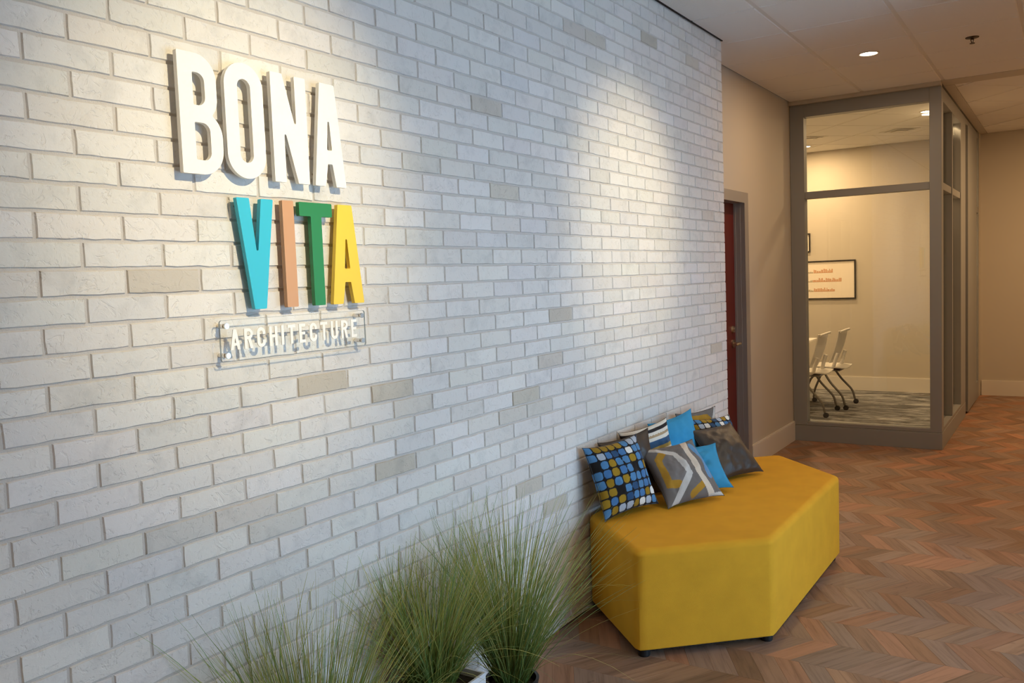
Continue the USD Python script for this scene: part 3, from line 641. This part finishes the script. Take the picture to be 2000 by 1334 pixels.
# ------------------------------------------------------------------ potted grasses
def grass_plant(loc, lab, pot, seed, n=520, height=.66, spread=.25, square=False, poth=.17, potr=.12):
    g = np.random.default_rng(seed)
    t = thing('potted_grass', lab, 'plant', loc=loc)
    if square:
        r = potr; m = cat(bx(-r, r, -r, -r+.008, 0, poth), bx(-r, r, r-.008, r, 0, poth), bx(-r, -r+.008, -r+.008, r-.008, 0, poth), bx(r-.008, r, -r+.008, r-.008, 0, poth), bx(-r+.008, r-.008, -r+.008, r-.008, 0, .01))
        part(t, 'pot', m, pot); part(t, 'fill', bx(-r+.008, r-.008, -r+.008, r-.008, .01, poth-.025), M_soil)
    else:
        part(t, 'pot', lathe([(0, 0), (potr*.82, 0), (potr, poth-.012), (potr+.003, poth), (potr-.008, poth), (potr-.012, poth-.03), (0, poth-.03)], 44), pot, smooth=35)
        part(t, 'fill', lathe([(0, poth-.026), (potr-.014, poth-.026), (potr-.014, poth-.034), (0, poth-.034)], 32), M_soil)
    V, F, T, nv = [], [], [], 0; seg = 9
    for k in range(n):
        a = g.uniform(0, 2*math.pi); rr = math.sqrt(g.random())
        root = np.array([math.cos(a), math.sin(a), 0])*rr*potr*.55+np.array([0, 0, poth-.03])
        a2 = a+g.normal(0, .5); d = np.array([math.cos(a2), math.sin(a2), 0])
        H = height*g.uniform(.55, 1.08); out = spread*(.25+.95*rr)*g.uniform(.35, 1.25); droop = g.random() < .12
        s = np.linspace(0, 1, seg+1)
        if droop: pts = root+np.outer(out*1.5*s**1.6, d)+np.outer(H*.82*(s-.42*s**3.2), [0, 0, 1])
        else: pts = root+np.outer(out*(.55*s+.45*s**2.2), d)+np.outer(H*(s-.05*s**3), [0, 0, 1])
        pts += np.outer(np.sin(s*3+g.uniform(0, 6))*.006, [-d[1], d[0], 0])
        # keep clear of the wall
        pts[:, 0] = np.maximum(pts[:, 0], -loc[0]+.006)
        q = g.uniform(0, math.pi); side = np.array([math.cos(q), math.sin(q), 0]); w = g.uniform(.0014, .0022)*(1-.80*s**2)
        nn = np.array([-math.sin(q), math.cos(q), 0])
        v = np.stack([pts-np.outer(w, side), pts+np.outer(w*.7, nn), pts+np.outer(w, side)], 1).reshape(-1, 3); f = []
        for i in range(seg):
            for c in (0, 1):
                o = i*3+c; f += [[o, o+1, o+4], [o, o+4, o+3]]
        c0, c1 = np.array(lin(96, 128, 66)), np.array(lin(*[(182, 184, 100), (206, 200, 126), (158, 174, 100), (140, 170, 112)][g.integers(4)]))
        col = c0+(c1-c0)*np.clip(s*1.25, 0, 1)[:, None]; col *= g.uniform(.8, 1.15)
        V.append(v); F.append(np.array(f)+nv); T.append(np.repeat(col, 3, 0)); nv += len(v)
    part(t, 'grass_blades', (np.vstack(V), np.vstack(F)), M_grass, tone=np.vstack(T), kind='stuff')
grass_plant((.215, 2.50, 0), 'potted ornamental grass in a black pot next to the yellow bench', M_pot_black, 21, poth=.13, potr=.095, height=.66, spread=.33, n=620)
grass_plant((.145, 2.135, 0), 'potted ornamental grass in a white planter, middle plant of the row', M_pot_white, 22, square=True, poth=.26, potr=.125, height=.47, spread=.27, n=560)
grass_plant((.20, 1.56, 0), 'potted ornamental grass nearest the camera, its tips at the lower left', M_pot_black, 23, height=.60, spread=.30)

# wall outlet behind the grass
o = thing('wall_outlet', 'small outlet plate low on the brick wall behind the grass', 'outlet')
part(o, 'cover_plate', bx(-.005, .006, 2.185, 2.255, .40, .515, .003), M_outlet)
for z in (.43, .485): part(o, 'socket', cat(bx(.0055, .0075, 2.212, 2.216, z-.008, z+.008), bx(.0055, .0075, 2.224, 2.228, z-.008, z+.008)), M_blackplastic)

# ------------------------------------------------------------------ ceiling fittings
def downlight(x, y, lab):
    t = thing('downlight', lab, 'light', loc=(x, y, ZC))
    part(t, 'trim_ring', lathe([(.072, -.006), (.072, -.012), (.060, -.016), (.057, -.012), (.057, .0)], 40), M_tee, smooth=40)
    part(t, 'lens', lathe([(0, -.0135), (.057, -.0135), (.057, -.0125), (0, -.0125)], 40), M_bulb)
downlight(*LOBBY_LAMPS_AND_FILL[0], 'round recessed downlight glowing in the ceiling in front of the glass room')
downlight(*ROOM_LAMPS[0], 'recessed downlight seen through the glass at its upper right corner')
downlight(*ROOM_LAMPS[1], 'recessed downlight deep in the meeting room at its left edge')
sp = thing('fire_sprinkler', 'small dark fire sprinkler head on the ceiling', 'sprinkler', loc=(1.338, 6.545, ZC))
part(sp, 'escutcheon', lathe([(.042, -.007), (.040, -.013), (.018, -.016), (0, -.016), (0, -.008)], 32), M_dark_bronze, smooth=40)
part(sp, 'sprinkler_head', cat(cyl((0, 0, -.014), (0, 0, -.024), .010), cyl((.009, 0, -.022), (.002, 0, -.048), .0022, 8), cyl((-.009, 0, -.022), (-.002, 0, -.048), .0022, 8), cyl((0, 0, -.047), (0, 0, -.050), .016, 24)), M_dark_bronze)
def diffuser(x, y, lab):
    t = thing('air_diffuser', lab, 'vent', loc=(x, y, ZC), rz=45)
    for k, s in enumerate((.15, .105, .06)):
        fr = sbox(-s, -s, s, s).difference(sbox(-s+.03, -s+.03, s-.03, s-.03)) if s > .06 else sbox(-s, -s, s, s)
        part(t, 'vane', extr(fr, .004).apply_translation([0, 0, -.012-.006*k]), M_tee)
diffuser(.30, 10.40, 'square air diffuser in the meeting room ceiling, right of the two')
diffuser(-.62, 10.20, 'square air diffuser in the meeting room ceiling, left of the two')

# ------------------------------------------------------------------ meeting room furniture
tb = thing('meeting_table', 'white topped meeting table cut off by the left glass post', 'table')
part(tb, 'table_top', bx(-2.3, -.62, 9.15, 10.50, .715, .74, .004), M_tabletop)
for x in (-2.1, -.80):
    part(tb, 'leg', cat(cyl((x, 10.35, .06), (x, 10.35, .715), .024, 16), bx(x-.22, x+.0, 10.33, 10.37, .06, .09)), M_chairleg)
    part(tb, 'leg', cyl((x, 9.32, .0), (x, 9.32, .715), .024, 16), M_chairleg)
    part(tb, 'caster', cyl((x, 10.325, .03), (x, 10.375, .03), .028, 18), M_blackplastic)
def shell(pts, w0, w1, th):
    """A curved sheet swept along a profile (x, z), its half width going from w0 to w1."""
    p = np.array(pts); k = len(p); t = np.gradient(p, axis=0); t /= np.linalg.norm(t, axis=1)[:, None]; nm = np.c_[-t[:, 1], t[:, 0]]
    m = 12; V = []
    for sgn in (1, -1):
        for i in range(k):
            w = w0+(w1-w0)*i/(k-1); w *= min(1, .55+1.6*min(i, k-1-i)/k*2+.0) if 0 else 1
            for j in range(m+1):
                y = -1+2*j/m; dip = .018*(y*y)
                q = p[i]+nm[i]*(sgn*th/2+dip); V.append((q[0], y*w, q[1]))
    V = np.array(V); N = k*(m+1); f = []
    I = lambda s, i, j: s*N+i*(m+1)+j
    for i in range(k-1):
        for j in range(m):
            a, b, c, d = I(0, i, j), I(0, i, j+1), I(0, i+1, j+1), I(0, i+1, j); f += [[a, b, c], [a, c, d]]
            a, b, c, d = I(1, i, j), I(1, i, j+1), I(1, i+1, j+1), I(1, i+1, j); f += [[a, c, b], [a, d, c]]
    for i in range(k-1):
        for j in (0, m): f += [[I(0, i, j), I(0, i+1, j), I(1, i+1, j)], [I(0, i, j), I(1, i+1, j), I(1, i, j)]]
    for j in range(m):
        for i in (0, k-1): f += [[I(0, i, j), I(1, i, j+1), I(0, i, j+1)], [I(0, i, j), I(1, i, j), I(1, i, j+1)]]
    t = trimesh.Trimesh(V, np.array(f), process=False); t.fix_normals(); return t
def arc(a, b, c, n=14):
    a, b, c = map(np.array, (a, b, c)); return [tuple((1-t)**2*a+2*t*(1-t)*b+t*t*c) for t in np.linspace(0, 1, n)]
CH = thing('office_chair', 'white plastic stacking chair on casters, nearer one at the table', 'chair', loc=(-.47, 9.50, 0))
# faces -x; the origin lies under the middle of the seat
part(CH, 'seat', shell(arc((-.24, .445), (-.10, .455), (.20, .44)), .23, .215, .012), M_chairplastic, smooth=40)
part(CH, 'backrest', shell(arc((.055, .505), (.135, .66), (.165, .865), 18), .200, .225, .010), M_chairplastic, smooth=40)
part(CH, 'top_bar', cat(tube(bend([(.165, -.215, .858), (.195, -.10, .872), (.195, .10, .872), (.165, .215, .858)]), .012, 10)), M_chairplastic, smooth=40)
for s in (-1, 1):
    part(CH, 'back_support', tube(bend([(-.02, .20*s, .44), (.085, .20*s, .455), (.10, .195*s, .53), (.128, .19*s, .62)]), .020, 10), M_chairplastic, smooth=40)
    part(CH, 'leg', tube(bend([(-.02, .235*s, .43), (.06, .25*s, .30), (.19, .262*s, .16), (.215, .262*s, .055)]), .012, 10), M_chairleg, smooth=40)
    part(CH, 'leg', tube(bend([(.02, .235*s, .43), (-.14, .24*s, .36), (-.23, .24*s, .14), (-.24, .24*s, .055)]), .012, 10), M_chairleg, smooth=40)
    for x, y in ((.215, .262*s), (-.24, .24*s)):
        part(CH, 'caster', cat(cyl((x+.012, y-.016, .027), (x+.012, y-.004, .027), .027, 20), cyl((x+.012, y+.004, .027), (x+.012, y+.016, .027), .027, 20), cyl((x, y, .03), (x, y, .062), .008, 10)), M_blackplastic, smooth=40)
part(CH, 'seat_frame', cat(tube([(.01, -.235, .43), (.01, -.1, .425), (.01, .1, .425), (.01, .235, .43)], .012, 10), bx(-.14, .14, -.15, .15, .415, .43)), M_chairleg, smooth=40)
copy_of(CH, 'office_chair', 'white plastic stacking chair on casters, farther one toward the back wall', (-.39, 10.07, 0))

# framed prints on the back wall
def frame(y, x0, x1, z0, z1, lab, art=True):
    t = thing('framed_print', lab, 'picture'); b = .016
    part(t, 'picture_frame', cat(bx(x0, x1, y-.022, y, z1-b, z1), bx(x0, x1, y-.022, y, z0, z0+b), bx(x0, x0+b, y-.022, y, z0+b, z1-b), bx(x1-b, x1, y-.022, y, z0+b, z1-b)), M_black_frame)
    part(t, 'print', bx(x0+b, x1-b, y-.010, y, z0+b, z1-b), M_paper)
    if art:
        g = np.random.default_rng(3)
        for zr, xe in ((.80, .28), (.50, .15), (.18, .25)):
            z = z0+(z1-z0)*zr*.78+.03; xx = x0+.05; grey, rust = [], []
            while xx < x1-xe:
                w = g.uniform(.010, .03); far = .55 < (xx-x0)/(x1-x0) < .85; h = g.uniform(.014, .038)*(1.4 if far else .8)
                (rust if far else grey).append(sbox(xx, z, xx+w*.8, z+h)); xx += w
            for row, ink in ((grey, M_ink), (rust, M_ink2)):
                for gg in ([row[:len(row)//2+1], row] if 0 else [row]):
                    if not gg: continue
                    a, b = min(q.bounds[0] for q in gg), max(q.bounds[2] for q in gg)
                    if ink is M_ink and b > x0+.8*(x1-x0): gg = [q for q in gg if q.bounds[2] < x0+.56*(x1-x0)]; b = max(q.bounds[2] for q in gg)
                    m = extr(unary_union(gg+[sbox(a, z, b, z+.007)]), .0014); v = np.array(m.vertices)[:, [0, 2, 1]]; v[:, 1] += y-.0112
                    part(t, 'printed_row', trimesh.Trimesh(v, m.faces[:, ::-1], process=False), ink)
frame(YF, -1.55, -.375, 1.163, 1.656, 'large black-framed print with rows of rust and grey drawings')
frame(YF, -1.38, -.925, 1.772, 2.015, 'small black-framed print above the large one', art=False)
